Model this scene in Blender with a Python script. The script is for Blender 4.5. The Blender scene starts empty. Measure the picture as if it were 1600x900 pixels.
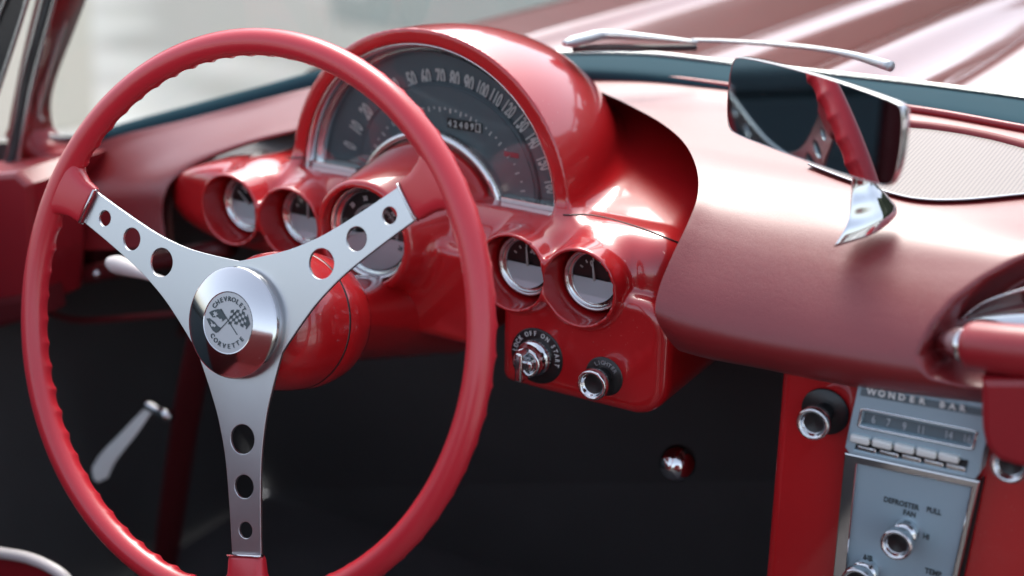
import bpy, bmesh, math, random
import numpy as np
from mathutils import Vector, Matrix
from mathutils.bvhtree import BVHTree
R = math.radians
S = bpy.context.scene
COL = S.collection
random.seed(4)

# ------------------------------------------------------------------ camera
# car frame: origin at the steering wheel hub, X to the passenger side, Y forward, Z up (metres)
PS, TH, RO = R(30.21), R(20.35), R(1.05)
CAM = np.array([.7268, -.8448, .4377]); F = 2472.5
V = np.array([-math.sin(PS)*math.cos(TH), math.cos(PS)*math.cos(TH), -math.sin(TH)])
_r = np.cross(V, [0, 0, 1]); _r /= np.linalg.norm(_r); _u = np.cross(_r, V)
RT = math.cos(RO)*_r + math.sin(RO)*_u; UP = -math.sin(RO)*_r + math.cos(RO)*_u
cd = bpy.data.cameras.new('camera'); cam = bpy.data.objects.new('camera', cd); COL.objects.link(cam)
cam.matrix_world = Matrix([[RT[i], UP[i], -V[i], CAM[i]] for i in range(3)] + [[0, 0, 0, 1]])
cd.sensor_width = 36; cd.lens = F/1600*36; cd.clip_start = .05; cd.clip_end = 2000
cd.dof.use_dof = True; cd.dof.focus_distance = 1.20; cd.dof.aperture_fstop = 2.7; cd.dof.aperture_blades = 0
S.camera = cam

# ------------------------------------------------------------------ sky and sun
SUN_EL, SUN_AZ = R(54), R(-27)        # ahead of the car, to the left
w = bpy.data.worlds.new('World'); S.world = w; w.use_nodes = True
nt = w.node_tree; nt.nodes.clear()
sky = nt.nodes.new('ShaderNodeTexSky'); sky.sky_type = 'NISHITA'; sky.sun_disc = False
sky.sun_elevation = SUN_EL; sky.sun_rotation = SUN_AZ; sky.air_density = 1.0; sky.dust_density = 3.0; sky.ozone_density = 1.0
hs = nt.nodes.new('ShaderNodeHueSaturation'); hs.inputs['Saturation'].default_value = .6
bg = nt.nodes.new('ShaderNodeBackground'); bg.inputs[1].default_value = .15
wo = nt.nodes.new('ShaderNodeOutputWorld')
nt.links.new(sky.outputs[0], hs.inputs['Color']); nt.links.new(hs.outputs[0], bg.inputs[0]); nt.links.new(bg.outputs[0], wo.inputs[0])
sl = bpy.data.lights.new('sun', 'SUN'); sl.energy = 1.15; sl.angle = R(26); sl.color = (1, .96, .9)
so = bpy.data.objects.new('sun', sl); COL.objects.link(so)
sd = Vector((math.sin(SUN_AZ)*math.cos(SUN_EL), math.cos(SUN_AZ)*math.cos(SUN_EL), math.sin(SUN_EL)))
so.rotation_euler = sd.to_track_quat('Z', 'Y').to_euler()
S.view_settings.view_transform = 'Standard'; S.view_settings.look = 'None'; S.view_settings.gamma = 1
S.view_settings.exposure = 1.5
S.cycles.max_bounces = 10; S.cycles.transparent_max_bounces = 16
S.cycles.caustics_reflective = False; S.cycles.caustics_refractive = False
S.cycles.use_denoising = True; S.cycles.blur_glossy = .3

# ------------------------------------------------------------------ sight lines: photo pixel -> point on a plane of the car
def ray(px, py): return V + (px-800)/F*RT - (py-450)/F*UP
def KY(px, py, Y): d = ray(px, py); return CAM + (Y-CAM[1])/d[1]*d
def KZ(px, py, Z): d = ray(px, py); return CAM + (Z-CAM[2])/d[2]*d
def KX(px, py, X): d = ray(px, py); return CAM + (X-CAM[0])/d[0]*d
def KP(px, py, o, n): d = ray(px, py); return CAM + np.dot(np.array(o)-CAM, n)/np.dot(d, n)*d

# ------------------------------------------------------------------ materials
def mat(name, col, rough=.4, metal=0., coat=0., coat_rough=.05, spec=.5, bump=None, var=0., emis=None, ior=1.5, aniso=0., dust=0., sheen=0., coat_ior=1.5):
    m = bpy.data.materials.new(name); m.use_nodes = True
    t = m.node_tree; b = t.nodes['Principled BSDF']; L = t.links.new
    b.inputs['Base Color'].default_value = (*col, 1); b.inputs['Roughness'].default_value = rough
    b.inputs['Metallic'].default_value = metal; b.inputs['Coat Weight'].default_value = coat
    b.inputs['Coat Roughness'].default_value = coat_rough; b.inputs['Specular IOR Level'].default_value = spec
    b.inputs['IOR'].default_value = ior; b.inputs['Anisotropic'].default_value = aniso
    b.inputs['Coat IOR'].default_value = coat_ior
    b.inputs['Sheen Weight'].default_value = sheen; b.inputs['Sheen Roughness'].default_value = .4; b.inputs['Sheen Tint'].default_value = (1, .95, .93, 1)
    tc = t.nodes.new('ShaderNodeTexCoord')
    if var:
        n = t.nodes.new('ShaderNodeTexNoise'); n.inputs['Scale'].default_value = 14; n.inputs['Detail'].default_value = 6
        r = t.nodes.new('ShaderNodeMapRange'); r.inputs[3].default_value = 1-var; r.inputs[4].default_value = 1+var
        x = t.nodes.new('ShaderNodeMix'); x.data_type = 'RGBA'; x.blend_type = 'MULTIPLY'; x.inputs[0].default_value = 1
        x.inputs[6].default_value = (*col, 1)
        L(tc.outputs['Object'], n.inputs['Vector']); L(n.outputs[0], r.inputs[0]); L(r.outputs[0], x.inputs[7]); L(x.outputs[2], b.inputs['Base Color'])
        r2 = t.nodes.new('ShaderNodeMapRange'); r2.inputs[3].default_value = max(.02, rough*(1-var)); r2.inputs[4].default_value = rough*(1+var)
        L(n.outputs[0], r2.inputs[0]); L(r2.outputs[0], b.inputs['Roughness'])
    if dust:      # fine dust specks lying on the surface
        v = t.nodes.new('ShaderNodeTexVoronoi'); v.inputs['Scale'].default_value = 260
        r = t.nodes.new('ShaderNodeMapRange'); r.inputs[1].default_value = .05; r.inputs[2].default_value = .11; r.inputs[3].default_value = 1; r.inputs[4].default_value = 0
        n = t.nodes.new('ShaderNodeTexNoise'); n.inputs['Scale'].default_value = 22
        g = t.nodes.new('ShaderNodeMapRange'); g.inputs[1].default_value = .52; g.inputs[2].default_value = .62; g.inputs[4].default_value = dust
        mu = t.nodes.new('ShaderNodeMath'); mu.operation = 'MULTIPLY'
        d = t.nodes.new('ShaderNodeBsdfDiffuse'); d.inputs[0].default_value = (.5, .4, .36, 1)
        s = t.nodes.new('ShaderNodeMixShader')
        L(tc.outputs['Object'], v.inputs['Vector']); L(tc.outputs['Object'], n.inputs['Vector'])
        L(v.outputs[0], r.inputs[0]); L(n.outputs[0], g.inputs[0]); L(r.outputs[0], mu.inputs[0]); L(g.outputs[0], mu.inputs[1])
        L(mu.outputs[0], s.inputs[0]); L(b.outputs[0], s.inputs[1]); L(d.outputs[0], s.inputs[2]); L(s.outputs[0], t.nodes['Material Output'].inputs[0])
    if bump:
        kind, sc, st, dist = bump
        bp = t.nodes.new('ShaderNodeBump'); bp.inputs['Strength'].default_value = st; bp.inputs['Distance'].default_value = dist
        if kind == 'leather':
            n0 = t.nodes.new('ShaderNodeTexNoise'); n0.inputs['Scale'].default_value = sc*.3; n0.inputs['Detail'].default_value = 3
            mp = t.nodes.new('ShaderNodeMapping'); mp.inputs['Scale'].default_value = (.55, 1, 1)
            ad = t.nodes.new('ShaderNodeMix'); ad.data_type = 'RGBA'; ad.blend_type = 'LINEAR_LIGHT'; ad.inputs[0].default_value = .012
            v = t.nodes.new('ShaderNodeTexVoronoi'); v.feature = 'DISTANCE_TO_EDGE'; v.inputs['Scale'].default_value = sc
            c = t.nodes.new('ShaderNodeMapRange'); c.inputs[2].default_value = .14
            n2 = t.nodes.new('ShaderNodeTexNoise'); n2.inputs['Scale'].default_value = sc*.16; n2.inputs['Detail'].default_value = 5; n2.inputs['Roughness'].default_value = .6
            n3 = t.nodes.new('ShaderNodeMath'); n3.operation = 'MULTIPLY_ADD'; n3.inputs[1].default_value = 3.0
            L(tc.outputs['Object'], mp.inputs[0]); L(mp.outputs[0], n0.inputs['Vector']); L(mp.outputs[0], ad.inputs[6]); L(n0.outputs['Color'], ad.inputs[7])
            L(ad.outputs[2], v.inputs['Vector']); L(mp.outputs[0], n2.inputs['Vector'])
            L(v.outputs[0], c.inputs[0]); L(n2.outputs[0], n3.inputs[0]); L(c.outputs[0], n3.inputs[2]); L(n3.outputs[0], bp.inputs['Height'])
        elif kind == 'noise':
            n = t.nodes.new('ShaderNodeTexNoise'); n.inputs['Scale'].default_value = sc; n.inputs['Detail'].default_value = 6
            L(tc.outputs['Object'], n.inputs['Vector']); L(n.outputs[0], bp.inputs['Height'])
        elif kind == 'brush':
            mp = t.nodes.new('ShaderNodeMapping'); mp.inputs['Scale'].default_value = (1, .02, 1)
            n = t.nodes.new('ShaderNodeTexNoise'); n.inputs['Scale'].default_value = sc; n.inputs['Detail'].default_value = 4
            L(tc.outputs['Object'], mp.inputs[0]); L(mp.outputs[0], n.inputs['Vector']); L(n.outputs[0], bp.inputs['Height'])
        elif kind == 'perf':     # rows of tiny round holes
            sp = t.nodes.new('ShaderNodeVectorMath'); sp.operation = 'SCALE'; sp.inputs['Scale'].default_value = sc
            v = t.nodes.new('ShaderNodeTexVoronoi'); v.inputs['Randomness'].default_value = 0; v.inputs['Scale'].default_value = 1; v.voronoi_dimensions = '2D'
            c = t.nodes.new('ShaderNodeMapRange'); c.inputs[1].default_value = .2; c.inputs[2].default_value = .34
            L(tc.outputs['Object'], sp.inputs[0]); L(sp.outputs[0], v.inputs['Vector']); L(v.outputs[0], c.inputs[0]); L(c.outputs[0], bp.inputs['Height'])
            x = t.nodes.new('ShaderNodeMix'); x.data_type = 'RGBA'; x.inputs[6].default_value = (.02, .01, .01, 1); x.inputs[7].default_value = (*col, 1)
            L(c.outputs[0], x.inputs[0]); L(x.outputs[2], b.inputs['Base Color'])
        L(bp.outputs[0], b.inputs['Normal'])
    return m
def glass(name, refl=1., tint=(1, 1, 1), rough=.0):
    m = bpy.data.materials.new(name); m.use_nodes = True; t = m.node_tree; t.nodes.clear(); L = t.links.new
    o = t.nodes.new('ShaderNodeOutputMaterial'); tr = t.nodes.new('ShaderNodeBsdfTransparent'); tr.inputs[0].default_value = (*tint, 1)
    g = t.nodes.new('ShaderNodeBsdfGlossy'); g.inputs['Roughness'].default_value = rough
    fr = t.nodes.new('ShaderNodeFresnel'); fr.inputs[0].default_value = 1.5
    mu = t.nodes.new('ShaderNodeMath'); mu.operation = 'MULTIPLY'; mu.inputs[1].default_value = refl; mu.use_clamp = True
    mx = t.nodes.new('ShaderNodeMixShader')
    L(fr.outputs[0], mu.inputs[0]); L(mu.outputs[0], mx.inputs[0]); L(tr.outputs[0], mx.inputs[1]); L(g.outputs[0], mx.inputs[2]); L(mx.outputs[0], o.inputs[0])
    return m
M = {}
M['paint'] = mat('red_gloss_paint', (0.42, 0.0084, 0.0112), .28, coat=1., coat_rough=.04, dust=.5, bump=('noise', 160, .04, .0004))
M['bodypaint'] = mat('red_body_paint', (0.154, 0.0056, 0.0042), .3, coat=1., coat_rough=.06, var=.05)
M['rim'] = mat('red_wheel_plastic', (.50, .020, .032), .33, coat=.35, coat_rough=.2, var=.04, bump=('noise', 120, .06, .0006))
M['pad'] = mat('red_grained_vinyl', (.17, .003, .006), .5, coat=1., coat_rough=.40, ior=1.5, spec=.15, sheen=.02, coat_ior=1.62, var=.0, bump=('leather', 420, .34, .0004))
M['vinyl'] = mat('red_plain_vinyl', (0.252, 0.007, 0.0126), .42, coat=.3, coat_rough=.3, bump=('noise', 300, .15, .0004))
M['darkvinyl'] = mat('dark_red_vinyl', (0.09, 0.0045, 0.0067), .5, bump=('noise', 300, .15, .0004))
M['perf'] = mat('perforated_vinyl', (.13, .085, .08), .5, coat=.5, coat_rough=.45, bump=('perf', 330, .6, .0006))
M['alu'] = mat('brushed_aluminium', (0.528, 0.544, 0.56), .34, metal=1, bump=('brush', 900, .22, .0003), var=.10, aniso=.3)
M['panelalu'] = mat('satin_aluminium', (.36, .49, .56), .5, metal=.45, bump=('brush', 700, .08, .0003), var=.05)
M['satin'] = mat('satin_silver', (0.496, 0.512, 0.528), .5, metal=.75, var=.04)
M['chrome'] = mat('chrome', (0.64, 0.64, 0.648), .07, metal=1, var=.15)
M['chromed'] = mat('dusty_chrome', (0.608, 0.6, 0.6), .11, metal=1, dust=.6)
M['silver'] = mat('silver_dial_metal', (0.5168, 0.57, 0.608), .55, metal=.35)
M['dial'] = mat('slate_dial_paint', (0.1125, 0.15, 0.1688), .45, spec=.5)
M['dial2'] = mat('darker_slate_dial_paint', (0.075, 0.105, 0.12), .5)
M['black'] = mat('black_paint', (.012, .012, .013), .35)
M['slate'] = mat('slate_tint_for_mirror', (0.045, 0.075, 0.0863), .6)  # colour for unseen door parts, chosen to look dark in the mirror
M['matt'] = mat('matt_black', (0.075, 0.0728, 0.0728), .8, var=.2)
M['carpet'] = mat('black_carpet', (0.105, 0.0975, 0.0975), .95, bump=('noise', 500, .8, .002), var=.3)
M['rubber'] = mat('black_rubber', (.02, .022, .024), .6)
M['seal'] = mat('teal_grey_windscreen_seal', (0.0224, 0.056, 0.072), .85, spec=.08, var=.08)
M['trim'] = mat('windscreen_bright_trim', (0.496, 0.512, 0.504), .25, metal=.9)
M['white'] = mat('cream_numerals', (0.63, 0.645, 0.63), .6)
M['ink'] = mat('dark_ink', (.055, .075, .08), .6)
M['palemetal'] = mat('pale_metal_and_sky_glint', (0.697, 0.714, 0.68), .4, metal=.1)  # pale for the buttons; on the lever it paints in reflected sky
M['lever'] = mat('pale_lever_plastic', (0.5616, 0.5148, 0.4992), .35)
M['redtell'] = mat('dim_red_telltale', (.35, .03, .05), .5)
M['mirror'] = mat('mirror_glass', (0.368, 0.44, 0.464), .015, metal=1, dust=.35)
M['glass'] = glass('dial_glass', .6, (.95, .97, .97))
M['wind'] = glass('windscreen_glass', .9, (.93, .96, .95))
M['return'] = mat('red_vinyl_return', (0.1875, 0.006, 0.0105), .6, bump=('noise', 300, .15, .0004))
M['recess'] = mat('dark_maroon_recess', (.05, .006, .008), .5)

# ------------------------------------------------------------------ object helpers
def thing(name, label, cat, loc=(0, 0, 0), rot=(0, 0, 0), group=None, mtx=None):
    o = bpy.data.objects.new(name, None); COL.objects.link(o); o.empty_display_size = .02
    o.matrix_world = mtx if mtx is not None else Matrix.Translation(loc) @ Matrix.LocRotScale(None, __import__('mathutils').Euler(rot), None)
    o['label'] = label; o['category'] = cat
    if group: o['group'] = group
    o['_m'] = [list(r) for r in o.matrix_world]
    return o
WM = {}
def wmat(o):
    m = Matrix([list(r) for r in o['_m']]) if o is not None and '_m' in o else Matrix.Identity(4)
    return m
def obj(name, geo, m, parent=None, world=False, smooth=True, **props):
    """geo = (verts, faces); world=True: vertices are in car space and are brought into the parent's space"""
    vs, fs = geo
    me = bpy.data.meshes.new(name)
    vs = [tuple(map(float, v)) for v in vs]
    root = parent
    while root is not None and root.parent is not None: root = root.parent
    if world and root is not None:
        iv = wmat(root).inverted(); vs = [tuple(iv @ Vector(v)) for v in vs]
    me.from_pydata(vs, [], [tuple(int(i) for i in f) for f in fs]); me.validate()
    if smooth:
        me.polygons.foreach_set('use_smooth', [True]*len(me.polygons))
    me.materials.append(m if not isinstance(m, str) else M[m])
    o = bpy.data.objects.new(name, me); COL.objects.link(o)
    if parent is not None: o.parent = parent
    for k, v in props.items(): o[k] = v
    return o
def sharp(o, ang=35):
    me = o.data; bm = bmesh.new(); bm.from_mesh(me); bmesh.ops.remove_doubles(bm, verts=bm.verts, dist=1e-6)
    bmesh.ops.recalc_face_normals(bm, faces=bm.faces)
    for e in bm.edges:
        if len(e.link_faces) == 2 and e.calc_face_angle(0) > R(ang): e.smooth = False
    bm.to_mesh(me); bm.free(); return o
def bev(o, wd=.001, seg=2, ang=35):
    sharp(o, ang)
    md = o.modifiers.new('bevel', 'BEVEL'); md.width = wd; md.segments = seg; md.limit_method = 'ANGLE'; md.angle_limit = R(ang); md.harden_normals = False
    return o
def join(*gs):
    V_, F_ = [], []
    for vs, fs in gs:
        n = len(V_); V_ += [tuple(v) for v in vs]; F_ += [tuple(i+n for i in f) for f in fs]
    return V_, F_
def lathe(prof, n=64, a0=0, a1=360, c=(0, 0, 0), sx=1.):
    """profile of (radius, z) turned about local z"""
    full = abs(a1-a0) >= 359.9; k = n if full else n+1
    vs = []; 
    for i in range(k):
        a = R(a0+(a1-a0)*i/n)
        for r, z in prof: vs.append((c[0]+r*math.cos(a)*sx, c[1]+r*math.sin(a), c[2]+z))
    m = len(prof); fs = []
    for i in range(n):
        j = (i+1) % k
        for q in range(m-1): fs.append((i*m+q, j*m+q, j*m+q+1, i*m+q+1))
    return vs, fs
def disc(r, z, n=48, c=(0, 0)):
    return [(c[0], c[1], z)]+[(c[0]+r*math.cos(2*math.pi*i/n), c[1]+r*math.sin(2*math.pi*i/n), z) for i in range(n)], [(0, i+1, (i+1) % n+1) for i in range(n)]
def box(x0, x1, y0, y1, z0, z1):
    v = [(x, y, z) for x in (x0, x1) for y in (y0, y1) for z in (z0, z1)]
    return v, [(0, 1, 3, 2), (4, 6, 7, 5), (0, 4, 5, 1), (2, 3, 7, 6), (0, 2, 6, 4), (1, 5, 7, 3)]
def cr(P, t):
    """Catmull-Rom through P (array), t in 0..1"""
    P = np.asarray(P, float); n = len(P)-1; x = min(max(t, 0), 1)*n; i = min(int(x), n-1); f = x-i
    p1, p2 = P[i], P[i+1]; p0 = P[i-1] if i > 0 else 2*p1-p2; p3 = P[i+2] if i+2 <= n else 2*p2-p1
    return .5*((2*p1)+(-p0+p2)*f+(2*p0-5*p1+4*p2-p3)*f*f+(-p0+3*p1-3*p2+p3)*f**3)
def curve(P, n): return np.array([cr(P, i/n) for i in range(n+1)])
def patch(rows, nu, nv):
    rr = np.array([curve(r, nu) for r in rows])
    g = np.array([[cr(rr[:, i], j/nv) for i in range(nu+1)] for j in range(nv+1)])
    return g
def grid_geo(g):
    nv, nu = g.shape[:2]; vs = g.reshape(-1, 3)
    return vs, [(j*nu+i, j*nu+i+1, (j+1)*nu+i+1, (j+1)*nu+i) for j in range(nv-1) for i in range(nu-1)]
def tube(P, rad, n=12, closed=False, flat=1., up=None, cap=True):
    P = np.asarray(P, float); k = len(P); rad = np.full(k, rad) if np.isscalar(rad) else np.asarray(rad, float)
    vs = []; fs = []; prev = None
    for i in range(k):
        if closed: T = P[(i+1) % k]-P[i-1]
        else: T = P[min(i+1, k-1)]-P[max(i-1, 0)]
        T = T/np.linalg.norm(T)
        ref = np.array(up, float) if up is not None else (prev if prev is not None else (np.array([0, 0, 1.]) if abs(T[2]) < .9 else np.array([1., 0, 0])))
        N = ref-np.dot(ref, T)*T; N /= np.linalg.norm(N); Bn = np.cross(T, N); prev = N
        for j in range(n):
            a = 2*math.pi*j/n; vs.append(P[i]+rad[i]*(flat*math.cos(a)*N+math.sin(a)*Bn))
    for i in range(k if closed else k-1):
        i2 = (i+1) % k
        for j in range(n): fs.append((i*n+j, i*n+(j+1) % n, i2*n+(j+1) % n, i2*n+j))
    if not closed and cap:
        fs.append(tuple(range(n))[::-1]); fs.append(tuple((k-1)*n+j for j in range(n)))
    return vs, fs
def flat_shape(loops, depth=.0005, bevel=0., z=0.):
    """filled 2D outline (first loop) with holes, extruded; returns geo in XY at height z"""
    cu = bpy.data.curves.new('shape', 'CURVE'); cu.dimensions = '2D'; cu.fill_mode = 'BOTH'; cu.extrude = depth; cu.bevel_depth = bevel; cu.bevel_resolution = 1
    for lp in loops:
        s = cu.splines.new('POLY'); s.points.add(len(lp)-1)
        for p, q in zip(s.points, lp): p.co = (q[0], q[1], 0, 1)
        s.use_cyclic_u = True
    o = bpy.data.objects.new('shape', cu); me = o.to_mesh()
    g = ([(v.co.x, v.co.y, v.co.z+z) for v in me.vertices], [tuple(p.vertices) for p in me.polygons])
    o.to_mesh_clear(); bpy.data.objects.remove(o); bpy.data.curves.remove(cu)
    return g
def text_geo(s, size, depth=.0002, bold=0., sx=1.):
    cu = bpy.data.curves.new('text', 'FONT'); cu.body = s; cu.size = size; cu.align_x = 'CENTER'; cu.align_y = 'CENTER'
    cu.extrude = depth; cu.offset = bold; cu.resolution_u = 3
    o = bpy.data.objects.new('text', cu); me = o.to_mesh()
    g = ([(v.co.x*sx, v.co.y, v.co.z) for v in me.vertices], [tuple(p.vertices) for p in me.polygons])
    o.to_mesh_clear(); bpy.data.objects.remove(o); bpy.data.curves.remove(cu)
    return g
def xf(geo, c=(0, 0, 0), rot=0., s=1.):
    ca, sa = math.cos(rot), math.sin(rot)
    return [(c[0]+s*(x*ca-y*sa), c[1]+s*(x*sa+y*ca), c[2]+z) for x, y, z in geo[0]], geo[1]
def arc_text(s, r, a_mid, step, size, z, inward=False, bold=0., sx=1., c=(0, 0)):
    gs = []
    n = len(s)
    for i, ch in enumerate(s):
        if ch == ' ': continue
        d = (i-(n-1)/2)*step
        a = a_mid - d if not inward else a_mid + d
        rot = R(a-90) if not inward else R(a+90)
        gs.append(xf(text_geo(ch, size, bold=bold, sx=sx), (c[0]+r*math.cos(R(a)), c[1]+r*math.sin(R(a)), z), rot))
    return join(*gs)
def rrect(x0, x1, y0, y1, r, n=5):
    pts = []
    for cx, cy, a in ((x1-r, y1-r, 0), (x0+r, y1-r, 90), (x0+r, y0+r, 180), (x1-r, y0+r, 270)):
        for i in range(n+1): t = R(a+90*i/n); pts.append((cx+r*math.cos(t), cy+r*math.sin(t)))
    return pts
def circ(cx, cy, r, n=32): return [(cx+r*math.cos(2*math.pi*i/n), cy+r*math.sin(2*math.pi*i/n)) for i in range(n)]
FACE = (math.pi/2, 0, 0)      # local z looks to the rear of the car (-Y), local y is up

# ------------------------------------------------------------------ the setting: ground outside
def ground_mat():
    m = bpy.data.materials.new('pale_concrete'); m.use_nodes = True; t = m.node_tree; b = t.nodes['Principled BSDF']; L = t.links.new
    tc = t.nodes.new('ShaderNodeTexCoord'); n = t.nodes.new('ShaderNodeTexNoise'); n.inputs['Scale'].default_value = .35; n.inputs['Detail'].default_value = 4
    n2 = t.nodes.new('ShaderNodeTexNoise'); n2.inputs['Scale'].default_value = 30; n2.inputs['Detail'].default_value = 8
    r = t.nodes.new('ShaderNodeValToRGB'); r.color_ramp.elements[0].position = .42; r.color_ramp.elements[0].color = (.18, .18, .165, 1)
    r.color_ramp.elements[1].position = .58; r.color_ramp.elements[1].color = (.66, .66, .63, 1)
    mx = t.nodes.new('ShaderNodeMix'); mx.data_type = 'RGBA'; mx.blend_type = 'MULTIPLY'; mx.inputs[0].default_value = .35
    L(tc.outputs['Object'], n.inputs['Vector']); L(tc.outputs['Object'], n2.inputs['Vector']); L(n.outputs[0], r.inputs[0])
    L(r.outputs[0], mx.inputs[6]); L(n2.outputs['Color'], mx.inputs[7]); L(mx.outputs[2], b.inputs['Base Color']); b.inputs['Roughness'].default_value = .85
    return m
GZ = -.78
obj('ground', ([(-400, -400, GZ), (400, -400, GZ), (400, 400, GZ), (-400, 400, GZ)], [(0, 1, 2, 3)]), ground_mat(), smooth=False, kind='structure')
M['asphalt'] = mat('grey_asphalt', (0.072, 0.09, 0.0864), .85, bump=('noise', 60, .4, .01), var=.15)
M['verge'] = mat('worn_grass', (.09, .11, .06), .9, var=.3)
def sheet(name, pts, z, m, **kw):
    return obj(name, ([(x, y, z) for x, y in pts], [tuple(range(len(pts)))]), m, smooth=False, **kw)
g = [tuple(KZ(x, y, GZ)[:2]) for x, y in ((455, -400), (520, 30), (800, 90), (1400, -400))]
sheet('road', [g[0], g[1], g[2], g[3]], GZ+.004, 'asphalt', kind='structure')

g = [tuple(KZ(x, y, GZ)[:2]) for x, y in ((-200, -400), (-200, 260), (150, 200), (120, -400))]
M['worn'] = mat('worn_tan_paving', (0.1944, 0.1872, 0.1584), .85, bump=('noise', 60, .4, .01), var=.15)
sheet('paving', [g[0], g[1], g[2], g[3]], GZ+.004, 'worn', kind='structure')
# unseen far trees, added ahead to darken reflections on the bonnet and dash
tv = []; tf = []
for k, (a, d) in enumerate([(-60+3.2*i, 24+5*random.random()) for i in range(44)]):
    cx_, cy_ = d*math.sin(R(a)), d*math.cos(R(a)); hh = random.uniform(7.5, 10); rr_ = random.uniform(1.4, 2.3)
    n0 = len(tv); nu_, nv_ = 12, 8
    for v_ in range(nv_+1):
        for u_ in range(nu_):
            th = 2*math.pi*u_/nu_; ph_ = math.pi*v_/nv_; q_ = rr_*random.uniform(.75, 1.2)
            tv.append((cx_+q_*math.sin(ph_)*math.cos(th), cy_+q_*math.sin(ph_)*math.sin(th), GZ+hh/2-hh/2*math.cos(ph_)))
    tf += [(n0+v_*nu_+u_, n0+v_*nu_+(u_+1) % nu_, n0+(v_+1)*nu_+(u_+1) % nu_, n0+(v_+1)*nu_+u_) for v_ in range(nv_) for u_ in range(nu_)]
M['leaf'] = mat('far_foliage', (.03, .040, .022), .9, var=.4)
o = obj('reflection_trees', (tv, tf), 'leaf', kind='stuff'); o['label'] = 'dark unseen trees added ahead of the car for its reflections'

# ------------------------------------------------------------------ bonnet outside
def hood_z(x, y):
    z = .095 + .02*math.exp(-((x-.35)/.22)**2*.5)
    z += .016*math.exp(-((x+.10)/.018)**2) + .009*math.exp(-((x-.10)/.018)**2)
    z += .018*math.exp(-((x-.25)/.03)**2) - .010*math.exp(-((x-.36)/.06)**2)
    z += .012*math.exp(-((x-.62)/.03)**2)
    z += .18*min(max(0, y-.5), .6)/(1+math.exp(-(x-.06*(y-.5)-.335)/.010))-.004
    z -= .02*max(0, y-.9)**2
    if x < -.22: z -= 1.2*(x+.22)**2*4
    return z
xs = np.linspace(-.50, 1.15, 330); ys = np.linspace(.47, 2.1, 40)
g = np.array([[(x + .06*(y-.5)*(1 if x > -.3 else 1), y, hood_z(x, y)) for x in xs] for y in ys])
hood = thing('bonnet', 'glossy red ridged car bonnet beyond the windscreen', 'bonnet', (.3, 1, .09))
obj('bonnet_skin', grid_geo(g), 'bodypaint', hood, world=True)

# ------------------------------------------------------------------ instrument panel: one smooth shell from a distance field
XC, ZC, DR = .012, .044, .140          # speedometer arch centre and radius
def smin(a, b, k):
    h = np.clip(.5+.5*(b-a)/k, 0, 1); return b*(1-h)+a*h-k*h*(1-h)
def smax(a, b, k): return -smin(-a, -b, k)
def rbox(x, y, z, c, s, r):
    qx = np.abs(x-c[0])-(s[0]-r); qy = np.abs(y-c[1])-(s[1]-r); qz = np.abs(z-c[2])-(s[2]-r)
    return np.sqrt(np.maximum(qx, 0)**2+np.maximum(qy, 0)**2+np.maximum(qz, 0)**2)+np.minimum(np.maximum(qx, np.maximum(qy, qz)), 0)-r
def cyl(x, y, z, cx, cz, r, y0, y1, rd=.002, grow=0.):
    d = np.sqrt((x-cx)**2+(z-cz)**2)-(r-rd)-grow*(y-y0); e = np.abs(y-(y0+y1)/2)-((y1-y0)/2-rd)
    return np.minimum(np.maximum(d, e), 0)+np.sqrt(np.maximum(d, 0)**2+np.maximum(e, 0)**2)-rd
PODS = [(-.159, .0125), (-.093, .0115), (.1295, .0105), (.1905, .010)]
POD_Y, POD_R, BORE_R = .178, .0330, .0304
TX, TZ, TY = -.006, .020, .165
def sdf(x, y, z):
    yb = y-3.0*np.maximum(0, -.17-x)**2
    zs = z-np.minimum(.21*np.maximum(0, y-.25)+1.0*np.maximum(0, y-.325)**2, .060)*np.clip((x+.02)*10, 0, 1)
    base = rbox(x, yb, zs, (-.024, .385, .004), (.288, .183, .046), .034)
    base = smax(base, z-.046+2.2*np.maximum(0, -.15-x)**2-np.clip((x+.13)*3, 0, 1), .012)
    base = smax(base, (z-.046+.35*(y-.255)+np.where(x < -.13, 0, 6.*(x+.13)*-1))*.9, .012)
    L = .21
    t = np.clip((y-.231)/L, 0, 1); g = (1-t**2.3)**.5
    r = np.sqrt((x-XC-.02*t)**2+(z-ZC)**2)
    dome = np.maximum((r-DR*np.maximum(g, .02))*.8, (.231-y)); dome = np.maximum(dome, .0-z)
    dome = np.maximum(dome, y-(.231+L))
    a = smin(base, dome, .016)
    for cx, cz in PODS: a = smin(a, cyl(x, y, z, cx, cz, POD_R, POD_Y, .36, .0016), .010)
    # dial cavity
    cav = np.maximum(np.sqrt((x-XC)**2+(z-ZC)**2)-.1275, np.maximum(.048-z, y-.262))
    a = smax(a, -cav, .002)
    hump = cyl(x-.018*np.clip((y-TY)/.088, 0, 1), y, z, TX, TZ, .047, TY, .275, .003, .27)
    fas = rbox(x, y, z, (.000, .26, -.025), (.088, .072, .042), .008)
    a2 = smin(hump, fas, .012)
    a2 = np.maximum(a2, y-.262-np.where(z > .0, 0, 1)*.1)
    a = smin(a, a2, .006)
    qx = np.abs(x-.190)-(.075-.030); qz = np.abs(z+.042)-(.049-.030)
    d2 = np.sqrt(np.maximum(qx, 0)**2+np.maximum(qz, 0)**2)+np.minimum(np.maximum(qx, qz), 0)-.030
    d2 = np.minimum(d2, rbox(x, 0*y+.26, z, (.150, .26, -.066), (.0348, .072, .0245), .010))
    ign = smax(d2, np.abs(y-.26)-.072, .012)
    a = smin(a, ign, .006)
    for cx, cz in PODS: a = np.maximum(a, -cyl(x, y, z, cx, cz, BORE_R+.0055, .1, .217, .0006, -.07))
    a = np.maximum(a, -cyl(x, y, z, TX, TZ, .0415, .1, .186, .001))
    return a
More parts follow.
